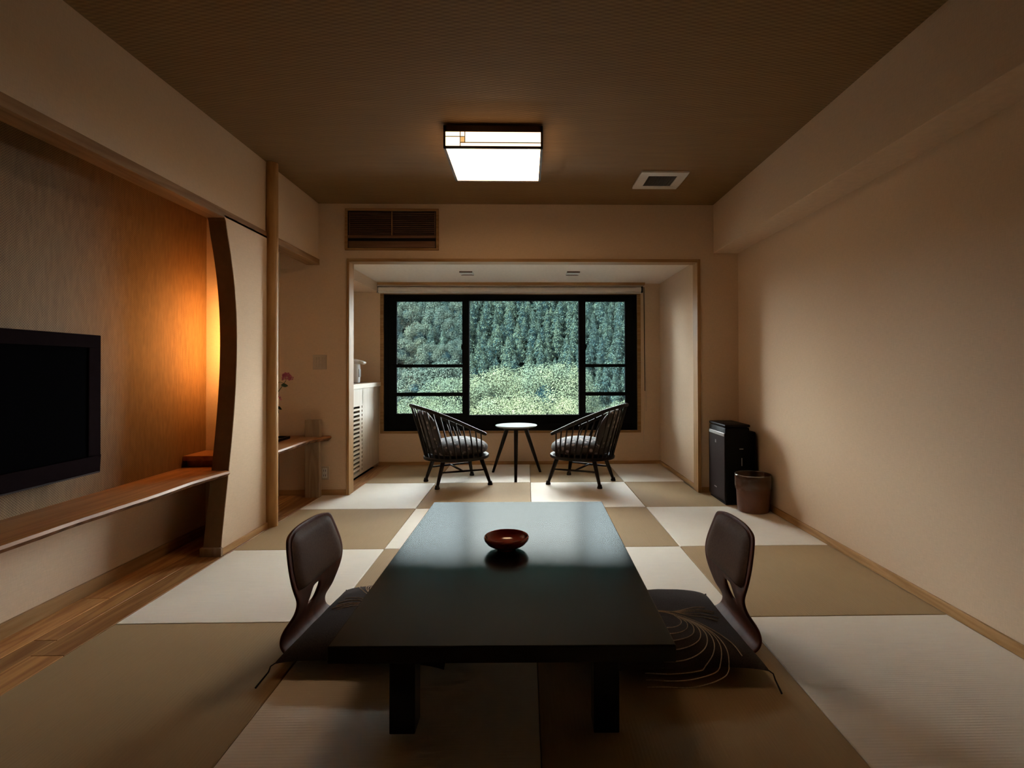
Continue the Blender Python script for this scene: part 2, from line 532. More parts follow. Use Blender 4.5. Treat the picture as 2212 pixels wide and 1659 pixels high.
# curved partition
edge = [(1.93, 2.990), (1.80, 3.035), (1.65, 3.078), (1.481, 3.111), (1.317, 3.124), (1.15, 3.127), (.98, 3.119), (.80, 3.100), (.60, 3.070), (.40, 3.035), (.20, 2.998), (.0, 2.962), (-.02, 2.958)]
def edge_y(z):
    for (z1, y1), (z0, y0) in zip(edge[:-1], edge[1:]):
        if z0 <= z <= z1: return y0+(y1-y0)*(z-z0)/(z1-z0)
    return 3.0
fine = [(edge_y(z), z) for z in [1.93-i*1.94/60 for i in range(61)]]
# smooth it
fs = []
for i, (y, z) in enumerate(fine):
    s = [fine[min(max(i+k, 0), 60)][0] for k in range(-4, 5)]
    fs.append((sum(s)/9, z))
fs[0], fs[-1] = fine[0], fine[-1]
MB().prism(fs + [(3.50, -.01), (3.50, 1.93)], 'x', -1.748, -1.72).build('curved_partition', WALL, wl)
MB().prism(fs + [(y+.045, z) for y, z in reversed(fs)], 'x', -1.82, -1.748).build('partition_return', WALL, wl)
inner = [(y-.004, z) for y, z in fs]
MB().prism(inner + [(y+.004, z) for y, z in reversed(fs)], 'x', -1.818, -1.722).build('partition_edge', plain('edge_veneer', (.22, .125, .065), .8, .2), wl)

wf = MB()
wf.box(-2.25, -1.485, YF, YF+.1, -.02, CZ+.02)
wf.box(1.468, XR+.02, YF, YF+.1, -.02, CZ+.02)
wf.box(-1.485, 1.468, YF, YF+.1, 1.955, CZ+.02)
struct(wf.build('wall_far', WALL), 'beige wall around the opening of the window alcove', 'wall')
struct(B(1.479, 1.6, YF+.05, 5.75, -.02, 2.0).build('wall_alcove_right', WALL), 'pale side wall of the alcove beside the window', 'wall')
wa = struct(B(-2.2, -2.05, YF+.05, 5.75, -.02, 2.0).build('wall_alcove_left', WALL), 'pale side wall of the alcove behind the cabinet', 'wall')
B(-2.06, -1.60, YF+.1, YW+.01, 1.88, 2.0).build('soffit', WALL, wa)
ww = MB()
OX0, OX1, OZ0, OZ1 = -1.585, 1.262, .342, 1.90
ww.box(-2.2, OX0, YW, YW+.16, -.02, 2.0)
ww.box(OX1, 1.6, YW, YW+.16, -.02, 2.0)
ww.box(OX0, OX1, YW, YW+.16, -.02, OZ0)
ww.box(OX0, OX1, YW, YW+.16, OZ1, 2.0)
struct(ww.build('wall_window', WALL), 'beige wall under and around the black window', 'wall')
# timber members
struct(B(-1.83, -1.72, YB, YF, 1.915, 1.962).build('trim_1', BEAM_W, bevel=.003), 'long horizontal timber beam over the television niche', 'timber')
tp = MB().tube([(-1.703, 3.512, z) for z in (-.001, .5, 1.0, 1.5, 2.0, CZ)], [.041, .0405, .040, .0395, .039, .038], 28)
struct(tp.build('trim_2', LOG, smooth=True), 'round polished log post standing on the tatami edge', 'post')
fr = sroot('trim_3', 'pale timber frame around the alcove opening', 'frame')
B(-1.492, -1.471, YF-.012, YF+.105, -.001, 1.968).build('jamb', PINE_Z, fr, bevel=.002)
B(1.448, 1.476, YF-.012, YF+.105, -.001, 1.968).build('jamb', PINE_Z, fr, bevel=.002)
B(-1.471, 1.448, YF-.012, YF+.105, 1.942, 1.968).build('lintel', PINE_X, fr, bevel=.002)
# baseboards
bb = struct(B(XR-.012, XR, YB, YF, -.001, .045).build('baseboard_right', PINE_Y, bevel=.002), 'slim timber skirting along the plain right wall', 'baseboard')
struct(B(XN, XN+.014, YB, 3.37, -.002, .06).build('baseboard_left', PINE_Y, bevel=.002), 'timber skirting under the television niche shelf', 'baseboard')
bp = sroot('baseboard_partition', 'timber skirting wrapped round the foot of the curved partition', 'baseboard')
B(-1.72, -1.706, 2.955, 3.475, -.001, .035).build('board', PINE_Y, bp, bevel=.002)
B(-1.825, -1.706, 2.945, 2.966, -.001, .045).build('end_board', GREY_WOOD, bp, bevel=.002)
bf = sroot('baseboard_far', 'timber skirting at the foot of the wall beside the alcove', 'baseboard')
B(-2.05, -1.492, YF-.012, YF, -.002, .045).build('board', PINE_X, bf, bevel=.002)
B(1.476, XR-.012, YF-.012, YF, -.002, .045).build('board', PINE_X, bf, bevel=.002)
ba = sroot('baseboard_alcove', 'timber skirting round the foot of the alcove walls', 'baseboard')
B(-1.60, 1.479, YW-.012, YW, -.002, .035).build('board', PINE_X, ba, bevel=.002)
B(1.466, 1.479, YF+.105, YW-.012, -.002, .035).build('board', PINE_Y, ba, bevel=.002)

# ------------------------------------------------------------------ window
win = sroot('window_1', 'wide black aluminium window with a fixed middle pane and side sashes', 'window')
t = MB()   # timber lining
t.box(OX0, -1.55, YW-.012, YW+.10, OZ0, OZ1)
t.box(1.225, OX1, YW-.012, YW+.10, OZ0, OZ1)
t.box(-1.55, 1.225, YW-.014, YW+.10, OZ0, .367)
t.box(-1.55, 1.225, YW-.012, YW+.10, 1.859, OZ1)
t.build('timber_lining', PINE_X, win)
y0, y1 = YW+.01, YW+.12
f = MB()
f.box(-1.55, -1.505, y0, y1, .367, 1.859)
f.box(1.175, 1.225, y0, y1, .367, 1.859)
f.box(-1.505, 1.175, y0, y1, .367, .44)
f.box(-1.505, 1.175, y0, y1, 1.815, 1.859)
f.build('outer_frame', BLACK_AL, win, bevel=.003)
f = MB()
f.box(-.655, -.627, y0+.01, y1-.005, .44, 1.815)
f.box(.588, .616, y0+.01, y1-.005, .44, 1.815)
f.box(-.627, .588, y0+.01, y1-.005, .44, .533)
f.box(-.627, .588, y0+.01, y1-.005, 1.799, 1.815)
f.build('middle_frame', BLACK_AL, win, bevel=.003)
B(-.63, .59, YW+.070, YW+.076, .53, 1.80).build('pane', GLASS_C, win)
def sash(x0, x1, g0, g1, latch_x, sgn):
    s = MB()
    s.box(x0, g0, YW+.022, YW+.058, .44, 1.815)
    s.box(g1, x1, YW+.022, YW+.058, .44, 1.815)
    s.box(g0, g1, YW+.022, YW+.058, .44, .555)
    s.box(g0, g1, YW+.022, YW+.058, 1.785, 1.815)
    so = s.build('sash', BLACK_AL, win, bevel=.002)
    B(g0-.004, g1+.004, YW+.038, YW+.043, .55, 1.79).build('pane', GLASS_S, so)
    for a, b in ((1.060, 1.095), (.746, .787)):
        q = MB().box(x0+.02, x1-.02, YW-.004, YW+.014, a, b)
        q.box(x0+.022, x0+.04, YW+.012, YW+.024, a, b)
        q.box(x1-.04, x1-.022, YW+.012, YW+.024, a, b)
        q.build('guard_bar', BLACK_AL, so, bevel=.003)
    q = MB().box(latch_x-.012, latch_x+.012, YW-.002, YW+.024, 1.17, 1.25)
    q.tube([(latch_x-sgn*.002, YW+.004, 1.24), (latch_x-sgn*.026, YW+.002, 1.255), (latch_x-sgn*.034, YW+.002, 1.28), (latch_x-sgn*.032, YW+.002, 1.315)], [.009, .008, .007, .006], 8)
    q.build('latch', BLACK_AL, so, smooth=True)
sash(-1.507, -.645, -1.419, -.699, -.668, 1)
sash(.605, 1.177, .658, 1.098, .628, -1)
# valance board and roller blind
struct(B(-1.645, 1.298, YW-.075, YW, 1.953, 1.981).build('trim_4', PINE_X, bevel=.002), 'timber rail under the alcove ceiling over the roller blind', 'timber')
rb = thing('roller_blind', 'rolled-up pale fabric roller blind over the window', 'blind', (-.167, YW-.045, 1.86))
bx = lambda a, b, c, d, e, g: B(a+.167, b+.167, c-YW+.045, d-YW+.045, e-1.86, g-1.86)
MB().tube([(-1.425, 0, .046), (1.425, 0, .046)], .030, 20).build('roll', BLIND, rb, smooth=True)
bx(-1.61, 1.277, YW-.072, YW-.006, 1.938, 1.952).build('head_rail', IVORY, rb, bevel=.002)
bx(-1.585, 1.262, YW-.066, YW-.056, 1.861, 1.873).build('hem_bar', WHITE_P, rb, bevel=.003)
for a, b in ((-1.612, -1.597), (1.262, 1.277)):
    bx(a, b, YW-.07, YW-.008, 1.872, 1.94).build('bracket', GREYP if a < 0 else BLACK_AL, rb, bevel=.003)
bx(-1.590, -1.50, YW-.078, YW-.070, 1.868, 1.885).build('label_clip', WHITE_P, rb, bevel=.002)
xq = 1.285+.167
MB().tube([(xq, -.028, .07), (xq+.002, -.028, -.3), (xq+.004, -.028, -.62), (xq+.008, -.028, -1.06)], .0045, 6).build('pull_cord', CORD, rb)
MB().tube([(xq+.012, -.020, .06), (xq+.016, -.020, -.5), (xq+.024, -.020, -1.28)], .0028, 6).build('pull_cord', IVORY, rb)
MB().tube([(xq+.010, -.028, -1.06), (xq-.006, -.026, -1.50), (xq-.008, -.026, -1.62)], .0022, 6).build('pull_cord', IVORY, rb)

# ------------------------------------------------------------------ ceiling fittings
lx, ly = -.182, 3.18
cl = thing('ceiling_light', 'square lit ceiling lamp with dark timber frame and paper sides', 'lamp', (lx, ly, 2.29))
hw, hd, ht = .280, .264, .127
B(-.16, .16, -.16, .16, ht-.005, CZ-2.29+.002).build('mount', DARKHOLE, cl)
f = MB()
for sx in (-1, 1):
    for sy in (-1, 1):
        f.box(sx*hw-(.012 if sx > 0 else 0), sx*hw+(.012 if sx < 0 else 0), sy*hd-(.012 if sy > 0 else 0), sy*hd+(.012 if sy < 0 else 0), 0, ht)
for z0, z1 in ((0, .012), (ht-.034, ht)):
    f.box(-hw, hw, -hd, -hd+.014, z0, z1); f.box(-hw, hw, hd-.014, hd, z0, z1)
    f.box(-hw, -hw+.014, -hd, hd, z0, z1); f.box(hw-.014, hw, -hd, hd, z0, z1)
f.box(-hw+.01, hw-.01, -hd+.01, hd-.01, ht-.012, ht-.002)
f.build('frame', LAMPWOOD, cl)
B(-hw+.013, hw-.013, -hd+.013, hd-.013, .003, .007).build('diffuser', SHADE_B, cl)
for n_ in range(4):
    q = MB()
    if n_ == 0: q.box(-hw+.012, hw-.012, -hd+.004, -hd+.008, .012, ht-.034)
    if n_ == 1: q.box(-hw+.012, hw-.012, hd-.008, hd-.004, .012, ht-.034)
    if n_ == 2: q.box(-hw+.004, -hw+.008, -hd+.012, hd-.012, .012, ht-.034)
    if n_ == 3: q.box(hw-.008, hw-.004, -hd+.012, hd-.012, .012, ht-.034)
    q.build('paper_side', SHADE, cl)
for sy in (-1, 1):
    yb = sy*(hd-.002); ya, yc = min(yb, yb-sy*.005), max(yb, yb-sy*.005)
    for (a, b, c, d) in ((-hw+.092, -hw+.0965, .012, .093), (-hw+.118, -hw+.1225, .031, .093), (-hw+.01, -hw+.122, .064, .068), (-hw+.094, hw-.01, .030, .0345)):
        B(a, b, ya, yc, c, d).build('lattice_bar', LAMPWOOD, cl)
    B(-hw+.097, -hw+.118, ya+.0005, yc-.0005, .034, .064).build('amber_pane', AMBER, cl)

vt = thing('exhaust_vent', 'white square exhaust vent in the brown ceiling', 'vent', (.982, 3.768, CZ-.014))
f = MB()
a, b_, h = .168, .102, .0145
f.box(-a, a, -a, -b_, 0, h); f.box(-a, a, b_, a, 0, h); f.box(-a, -b_, -b_, b_, 0, h); f.box(b_, a, -b_, b_, 0, h)
f.build('frame', WHITE_P, vt, bevel=.003)
B(-b_-.002, b_+.002, -b_-.002, b_+.002, .010, .0143).build('backing', DARKHOLE, vt)
f = MB()
for k in range(17):
    p = -b_+.2*b_/2*0 + (k+.5)*2*b_/17
    f.box(p-.0018, p+.0018, -b_, b_, .002, .005)
    f.box(-b_, b_, p-.0018, p+.0018, .002, .005)
tag(f.build('grille', VENT_G, vt), kind='stuff')

ac = thing('air_conditioner_grille', 'walnut slatted air conditioner grille high on the wall', 'grille', (-1.118, YF, 2.039))
W2, HH = .39, .348
f = MB()
f.box(-W2, W2, -.014, 0.001, 0, .016); f.box(-W2, W2, -.014, 0.001, HH-.020, HH)
f.box(-W2, -W2+.022, -.014, .001, .016, HH-.02); f.box(W2-.022, W2, -.014, .001, .016, HH-.02)
f.build('frame', PINE_X, ac, bevel=.002)
B(-W2+.02, W2-.02, -.002, .0005, .015, HH-.018).build('backing', DARKHOLE, ac)
z0, z1 = .128, .318
for k in range(12):
    z = z0 + (k+.5)*(z1-z0)/12
    for a, b_ in ((-W2+.040, -.004), (.004, W2-.034)):
        B(a, b_, -.010, -.003, z-.003, z+.003).build('slat', DARK_SLAT, ac)
B(-.004, .004, -.013, -.002, z0-.004, z1+.004).build('divider', PINE_Z, ac)
B(-W2+.034, -W2+.040, -.012, -.002, z0, z1).build('divider', DARK_SLAT, ac)
B(W2-.036, W2-.030, -.012, -.002, z0, z1).build('divider', DARK_SLAT, ac)
B(-W2+.026, W2-.026, -.012, -.002, .101, .124).build('cross_rail', DARK_SLAT, ac, bevel=.001)
B(-W2+.030, W2-.030, -.012, -.002, .020, .075).build('flap', DARK_SLAT, ac, bevel=.002)

for i, (x, lab) in enumerate(((-.575, 'small square recessed downlight in the alcove ceiling above the armchair beside the cabinet'), (.460, 'small square recessed downlight in the alcove ceiling above the armchair beside the plain alcove wall'))):
    d = thing('downlight', lab, 'downlight', (x, 5.055, 1.968), group='alcove downlights')
    for sg in (-1, 1):
        B(-.062, .062, sg*.074-.006, sg*.074+.006, 0, .013).build('rim', DARK_SLAT, d, bevel=.002)
        B(sg*.056-.006, sg*.056+.006, -.068, .068, .004, .013).build('side_rim', WHITE_P, d)
    B(-.050, .050, -.068, .068, .006, .0125).build('lens', WHITE_P, d)

# ------------------------------------------------------------------ switches
sw = thing('light_switch', 'ivory multi-gang light switch plate on the wall above the flower shelf', 'switch', (-1.716, YF, 1.043))
B(-.057, .057, -.008, 0.0005, 0, .122).build('plate', IVORY, sw, bevel=.003)
for cx_ in (-.036, -.012, .012, .036):
    for cz_ in (.032, .061, .090):
        B(cx_-.010, cx_+.010, -.011, -.007, cz_-.012, cz_+.012).build('rocker', IVORY, sw, bevel=.001)
ot = thing('wall_outlet', 'ivory double power outlet low on the wall beside the flower shelf', 'outlet', (-1.672, YF, .127))
B(-.036, .036, -.008, .0005, 0, .112).build('plate', IVORY, ot, bevel=.003)
B(-.020, .020, -.0095, -.007, .016, .096).build('insert', WHITE_P, ot, bevel=.001)
for cz_ in (.036, .076):
    for cx_ in (-.008, .008):
        B(cx_-.0018, cx_+.0018, -.0100, -.009, cz_-.009, cz_+.009).build('slot', DARKHOLE, ot)

# ------------------------------------------------------------------ television niche
def live_slab(name_, root, xb, y0, y1, z0, z1, front, n=60, seed=1):
    """slab with straight back at xb, irregular front given by front(y); returns top board and bark edge"""
    rows = []
    prof = [(0, 0), (.0, 1.0)]
    ys = [y0+(y1-y0)*i/n for i in range(n+1)]
    g = []
    for y in ys:
        x = front(y)
        nz = mnoise.noise(Vector((y*5, seed, 0)))*.010
        th = z1-z0
        b = mnoise.noise(Vector((y*9, seed+4, 0)))*.007
        g.append([(xb, y, z1), (x-.018, y, z1), (x-.004+nz*.2, y, z1-.004), (x+nz*.3, y, z1-.016),
                  (x-.006+nz, y, z1-th*.6+b*.3), (x-.018+nz, y, z0+.006+b), (x-.03+nz, y, z0), (xb, y, z0)])
    top = MB()
    top.grid([[r[0], r[1], r[2], r[3]] for r in g])
    top.grid([[r[6], r[7], r[0]] for r in g])
    for r in (g[0], g[-1]):
        k = len(top.v); top.v += r; top.f.append(tuple(range(k, k+8)))
    o = top.build('board', SLAB, root, smooth=True, angle=50)
    e = MB()
    e.grid([[r[3], r[4], r[5], r[6]] for r in g])
    e.build('live_edge', BARK, root, smooth=True, angle=60)
    return o
sh = thing('live_edge_shelf', 'long live-edge timber shelf under the television', 'shelf', (0, 0, 0))
def front1(y):
    x = -1.755 + .007*math.sin(y*3.1) + .004*math.sin(y*7.7+1)
    if y > 2.75: x += (y-2.75)/.29*.045
    if y < .8: x -= .0
    return x
def shelf_notch(y): return front1(y)
live_slab('board', sh, XN, YB+.02, 3.044, .424, .462, front1, 90, 3)
B(XN, -1.822, 3.04, 3.37, .424, .462).build('end_board', SLAB, sh)
bk = thing('stepped_block', 'small stepped timber block on the shelf end behind the curved partition', 'block', (-1.94, 3.255, .462))
B(-.11, .118, -.110, .112, .038, .068).build('top_board', SLAB, bk, bevel=.003)
B(-.108, .115, -.075, .112, 0, .038).build('base', SLAB, bk, bevel=.003)

tv = thing('television', 'black flat television mounted on the woven niche wall', 'television', (XN, 1.87, .577))
def tvb(y0, y1, z0, z1, x0, x1): return B(x0-XN, x1-XN, y0-1.87, y1-1.87, z0-.577, z1-.577)
tvb(1.33, 2.432, .577, 1.205, -2.02, -1.968).build('body', BEZEL, tv, bevel=.008)
f = MB()
for a in ((1.33, 2.432, 1.147, 1.205), (1.33, 2.432, .577, .655), (1.33, 1.392, .655, 1.147), (2.366, 2.432, .655, 1.147)):
    f.box(-1.968-XN, -1.958-XN, a[0]-1.87, a[1]-1.87, a[2]-.577, a[3]-.577)
f.build('bezel', BEZEL, tv, bevel=.003)
tvb(1.392, 2.366, .655, 1.147, -1.968, -1.964).build('screen', SCREEN, tv)
tvb(1.34, 2.425, .577, .583, -1.959, -1.955).build('lower_strip', APPL_F, tv)
tvb(1.7, 2.05, .75, 1.05, -2.051, -2.02).build('wall_mount', BLACK_AL, tv)

nl = thing('niche_lamp', 'glowing amber tube lamp tucked behind the curved partition', 'lamp', (-1.787, 3.270, .98))
MB().tube([(0, 0, 0), (0, 0, .50)], .011, 12).build('tube', TUBE, nl, smooth=True)
MB().tube([(0, 0, -.03), (0, 0, 0)], .020, 12).build('end_cap', BEZEL, nl, smooth=True)
MB().tube([(0, 0, .50), (0, 0, .53)], .018, 12).build('end_cap', BEZEL, nl, smooth=True)
B(.010, .040, -.012, .012, -.03, .53).build('backplate', BEZEL, nl)

# ------------------------------------------------------------------ flower shelf niche
fsf = thing('flower_shelf', 'live-edge timber shelf notched into an upright plank beyond the log post', 'shelf', (0, 0, 0))
def front2(y):
    if y < 4.2: return -1.700+.006*math.sin(y*9)
    return -1.700 + (y-4.2)/.14*.078
live_slab('board', fsf, XN, 3.515, 4.352, .452, .494, front2, 40, 9)
B(-1.802, -1.684, 4.268, 4.318, -.001, .632).build('upright', GREY_WOOD, fsf, bevel=.003)
tr = MB()
tr.box(-.10, .075, -.15, .15, 0, .012)
for a in ((-.10, .075, -.15, -.14), (-.10, .075, .14, .15), (-.10, -.09, -.14, .14), (.065, .075, -.14, .14)):
    tr.box(a[0], a[1], a[2], a[3], .012, .022)
tag(tr.build('tray', LACQUER, None, (-1.95, 4.02, .494), bevel=.002), 'flat black lacquer tray on the flower shelf', 'tray')
fv = thing('flower_vase', 'dark slender vase holding pink blossoms beside the log post', 'vase', (-1.945, 3.95, .506))
MB().lathe([(.028, 0), (.034, .01), (.030, .06), (.018, .13), (.013, .18), (.017, .20), (.013, .20), (.010, .15), (.012, .05)], 20).build('vessel', VASE, fv, smooth=True)
MB().tube([(0, 0, .08), (.01, 0, .22), (.05, .0, .33), (.10, 0, .40), (.136, 0, .455)], [.003, .003, .0028, .0025, .002], 6).build('stem', STEM, fv)
MB().tube([(0, 0, .08), (.012, 0, .2), (.05, -.02, .27), (.085, -.02, .315)], [.003, .003, .0025, .002], 6).build('stem', STEM, fv)
MB().tube([(.05, 0, .33), (.06, .0, .42), (.09, 0, .445), (.13, 0, .43)], [.002, .002, .0018, .0015], 6).build('stem', STEM, fv)
def blossom(c, r, n, parent):
    q = MB()
    rnd = random.Random(n)
    for k in range(n):
        a, b = rnd.uniform(0, 2*PI), rnd.uniform(-.5, 1.3)
        d = Vector((math.cos(a)*math.cos(b), math.sin(a)*math.cos(b), math.sin(b)))
        s = d.orthogonal().normalized(); u_ = d.cross(s)
        s2 = s*math.cos(k)+u_*math.sin(k); u3 = d.cross(s2)
        p = Vector(c)+d*r*rnd.uniform(.3, .75)
        w_ = r*.38
        k0 = len(q.v)
        q.v += [tuple(p), tuple(p+s2*w_+d*w_*.5), tuple(p+d*w_*1.25+u3*w_*.2), tuple(p-s2*w_+d*w_*.5)]
        q.f.append((k0, k0+1, k0+2, k0+3))
    q.build('blossom', PETAL, parent)
blossom((.140, 0, .475), .038, 60, fv)
blossom((.088, -.02, .322), .024, 30, fv)
blossom((.165, .01, .470), .022, 24, fv)
for (c, d, s) in (((.06, -.02, .27), (.6, -.2, -.7), .06), ((.075, -.02, .28), (.2, -.4, -.8), .065), ((.10, 0, .42), (.9, .1, .1), .05), ((.06, 0, .42), (-.9, .1, .2), .05), ((.08, -.02, .26), (.9, -.1, -.3), .04)):
    d = Vector(d).normalized(); sd_ = d.cross(Vector((0, 1, .2))).normalized(); c = Vector(c)
    nrm = d.cross(sd_)
    g = []
    for i in range(7):
        t_ = i/6; wd = math.sin(PI*min(1, t_*.93+.03))*s*.3
        p = c+d*s*t_+Vector((0, 0, -t_*t_*s*.2))
        g.append([p-sd_*wd+nrm*wd*.3, p, p+sd_*wd+nrm*wd*.3])
    MB().grid(g).build('leaf', LEAFM, fv, smooth=True)

# ------------------------------------------------------------------ cabinet in the alcove
cb = thing('alcove_cabinet', 'pale oak cabinet with a slotted vent door beside the window', 'cabinet', (-1.60, 5.07, 0))
def cbx(x0, x1, y0, y1, z0, z1): return B(x0+1.60, x1+1.60, y0-5.07, y1-5.07, z0, z1)
cbx(-2.048, -1.68, 4.463, 5.684, .03, .858).build('body', PALE_Z, cb)
cbx(-1.68, -1.678, 4.58, 5.14, .05, .75).build('lining', DARKHOLE, cb)
cbx(-2.04, -1.66, 4.463, 5.684, -.001, .03).build('plinth', DARK_SLAT, cb)
d = MB()
def q4(*a):
    d.box(a[0]+1.60, a[1]+1.60, a[2]-5.07, a[3]-5.07, a[4], a[5])
ZS0, ZS1 = .060, .708
q4(-1.679, -1.60, 4.463, 4.58, .03, .858)
q4(-1.679, -1.60, 4.58, 5.128, ZS1, .858)
q4(-1.679, -1.60, 4.58, 5.128, .03, ZS0)
q4(-1.625, -1.60, 5.032, 5.092, ZS0, ZS1)
q4(-1.679, -1.60, 5.116, 5.48, .03, .858)
q4(-1.679, -1.601, 5.484, 5.684, .03, .858)
d.build('front_panel', PALE_Z, cb)
P_ = (ZS1-ZS0)/16
for k in range(16):
    z = ZS0 + k*P_
    cbx(-1.622, -1.6005, 4.58, 5.032, z+P_*.55, z+P_).build('slat', PALE_Y, cb)
    cbx(-1.622, -1.6005, 5.092, 5.116, z+P_*.55, z+P_).build('slat', PALE_Y, cb)
tag(B(-2.048, -1.578, 4.463, 5.686, .858, .904).build('countertop', PALE_Y, bevel=.003), 'pale oak countertop over the slotted cabinet', 'countertop')
wb = thing('water_boiler', 'white electric hot water pot on the cabinet countertop', 'kettle', (-1.795, 5.30, .904))
MB().lathe([(.095, 0), (.108, .006), (.110, .03), (.112, .15), (.108, .19), (.10, .195)], 36).build('body', WHITE_P, wb, smooth=True)
MB().lathe([(.105, .190), (.122, .200), (.126, .215), (.115, .230), (.07, .243), (.0, .246)], 36).build('lid', WHITE_P, wb, smooth=True)
f = MB().prism([(.06, .195), (.150, .188), (.165, .200), (.163, .214), (.13, .228), (.06, .23)], 'y', -.045, .045)
f.build('spout', WHITE_P, wb, bevel=.008)
B(.090, .1135, -.028, .028, .06, .14).build('display', GREYP, wb, bevel=.003)
MB().tube([(-.03, -.118, .17), (0, -.135, .235), (.03, -.118, .17)], .006, 8).build('handle', GREYP, wb, smooth=True)

# ------------------------------------------------------------------ air purifier and bin
ap = thing('air_purifier', 'tall black air purifier standing against the wall by the alcove', 'purifier', (1.615, 4.11, 0))
B(-.094, .096, -.170, .172, .012, .590).build('body', APPL, ap, bevel=.010, smooth=True)
B(-.088, .090, -.160, .165, 0, .014).build('base', APPL, ap)
B(-.097, .100, -.174, .176, .594, .614).build('lid', APPL, ap, bevel=.008, smooth=True)
B(-.085, .085, -.150, .150, .586, .598).build('neck', DARKHOLE, ap)
B(-.099, -.093, -.166, .168, .028, .545).build('front_panel', APPL_F, ap, bevel=.002)
B(-.101, -.094, -.164, .166, .522, .548).build('control_strip', CHROME, ap, bevel=.002)
B(-.1005, -.098, .005, .025, .455, .478).build('indicator', GREYP, ap)
B(-.1005, -.098, -.005, .045, .100, .108).build('emblem', CHROME, ap)
B(.088, .168, -.125, .115, .0, .555).build('rear_housing', APPL, ap, bevel=.015, smooth=True)
B(.015, .045, -.1725, -.169, .425, .433).build('emblem', CHROME, ap)
B(.030, .036, -.173, -.169, .30, .36).build('handle_slot', GREYP, ap)
wbin = thing('waste_bin', 'brown round waste bin with a clear plastic liner', 'bin', (1.668, 3.79, 0))
prof = [(.098, .0), (.108, .004), (.112, .05), (.122, .262), (.124, .266), (.121, .268), (.118, .262), (.106, .02), (.0, .018)]
MB().lathe(prof, 40).build('bin_body', BIN, wbin, smooth=True)
lin = MB()
rows = []
rl = random.Random(5)
for i in range(10):
    row = []
    tt = i/9
    z = [.20, .267, .272, .270, .245, .225, .205, .19, .178, .165][i]
    rr = [.113, .1175, .122, .126, .1275, .1275, .127, .1265, .126, .1255][i]
    for k in range(49):
        a = 2*PI*(k % 48)/48
        wv = (0 if i < 2 else 1)*(.003*mnoise.noise(Vector((math.cos(a)*4, math.sin(a)*4, z*30)))+.002*math.sin(a*11+z*60))
        zz = z + (0 if i < 3 else .018*tt*mnoise.noise(Vector((math.cos(a)*1.5, math.sin(a)*1.5, 3))))
        row.append(((rr+abs(wv))*math.cos(a), (rr+abs(wv))*math.sin(a), zz))
    rows.append(row)
lin.grid(rows)
lin.build('liner', LINER, wbin, smooth=True, angle=80)

# ------------------------------------------------------------------ low table and bowl
tb = thing('low_table', 'long low black lacquer table on the tatami', 'table', (-.055, 2.138, 0), R(-.77))
TW, TL, TH = .466, .7475, .31
B(-TW, TW, -TL, TL, TH-.046, TH).build('tabletop', LACQUER, tb, bevel=.004)
f = MB()
ax, ay = TW-.14, TL-.12
f.box(-ax, ax, -ay, -ay+.02, TH-.075, TH-.045); f.box(-ax, ax, ay-.02, ay, TH-.075, TH-.045)
f.box(-ax, -ax+.02, -ay, ay, TH-.075, TH-.045); f.box(ax-.02, ax, -ay, ay, TH-.075, TH-.045)
f.build('apron', LACQUER, tb)
for sx in (-1, 1):
    for sy in (-1, 1):
        cx_, cy_ = sx*(TW-.172), sy*(TL-.148)
        B(cx_-.037, cx_+.037, cy_-.037, cy_+.037, 0, TH-.045).build('leg', LACQUER, tb, bevel=.003)
bowl = MB().lathe([(.036, 0), (.038, .003), (.040, .008), (.058, .013), (.078, .024), (.089, .038), (.092, .047), (.0905, .053), (.087, .055),
                   (.0845, .053), (.0845, .046), (.078, .034), (.062, .024), (.035, .0185), (.0, .017)], 48)
tag(bowl.build('bowl', RED_LAC, None, (-.081, 2.135, TH), smooth=True, angle=60), 'round red lacquer bowl on the black table', 'bowl')

# ------------------------------------------------------------------ legless chairs and cushions
def smoothstep_list(pts, x):
    for (a, va), (b, vb) in zip(pts[:-1], pts[1:]):
        if a <= x <= b:
            t_ = (x-a)/(b-a) if b > a else 0
            return va+(vb-va)*t_
    return pts[0][1] if x < pts[0][0] else pts[-1][1]
def catmull(pts, n):
    out = []
    P = [Vector(p) for p in pts]
    P = [P[0]*2-P[1]] + P + [P[-1]*2-P[-2]]
    for i in range(1, len(P)-2):
        for k in range(n):
            t_ = k/n
            a, b, c, d = P[i-1], P[i], P[i+1], P[i+2]
            out.append(.5*((2*b)+(-a+c)*t_+(2*a-5*b+4*c-d)*t_*t_+(-a+3*b-3*c+d)*t_**3))
    out.append(P[-2])
    return out
def add_mods(o, thick, sub):
    if thick:
        md = o.modifiers.new('solid', 'SOLIDIFY'); md.thickness = thick; md.offset = 0
    md = o.modifiers.new('sub', 'SUBSURF'); md.levels = sub; md.render_levels = sub
    for p in o.data.polygons: p.use_smooth = True
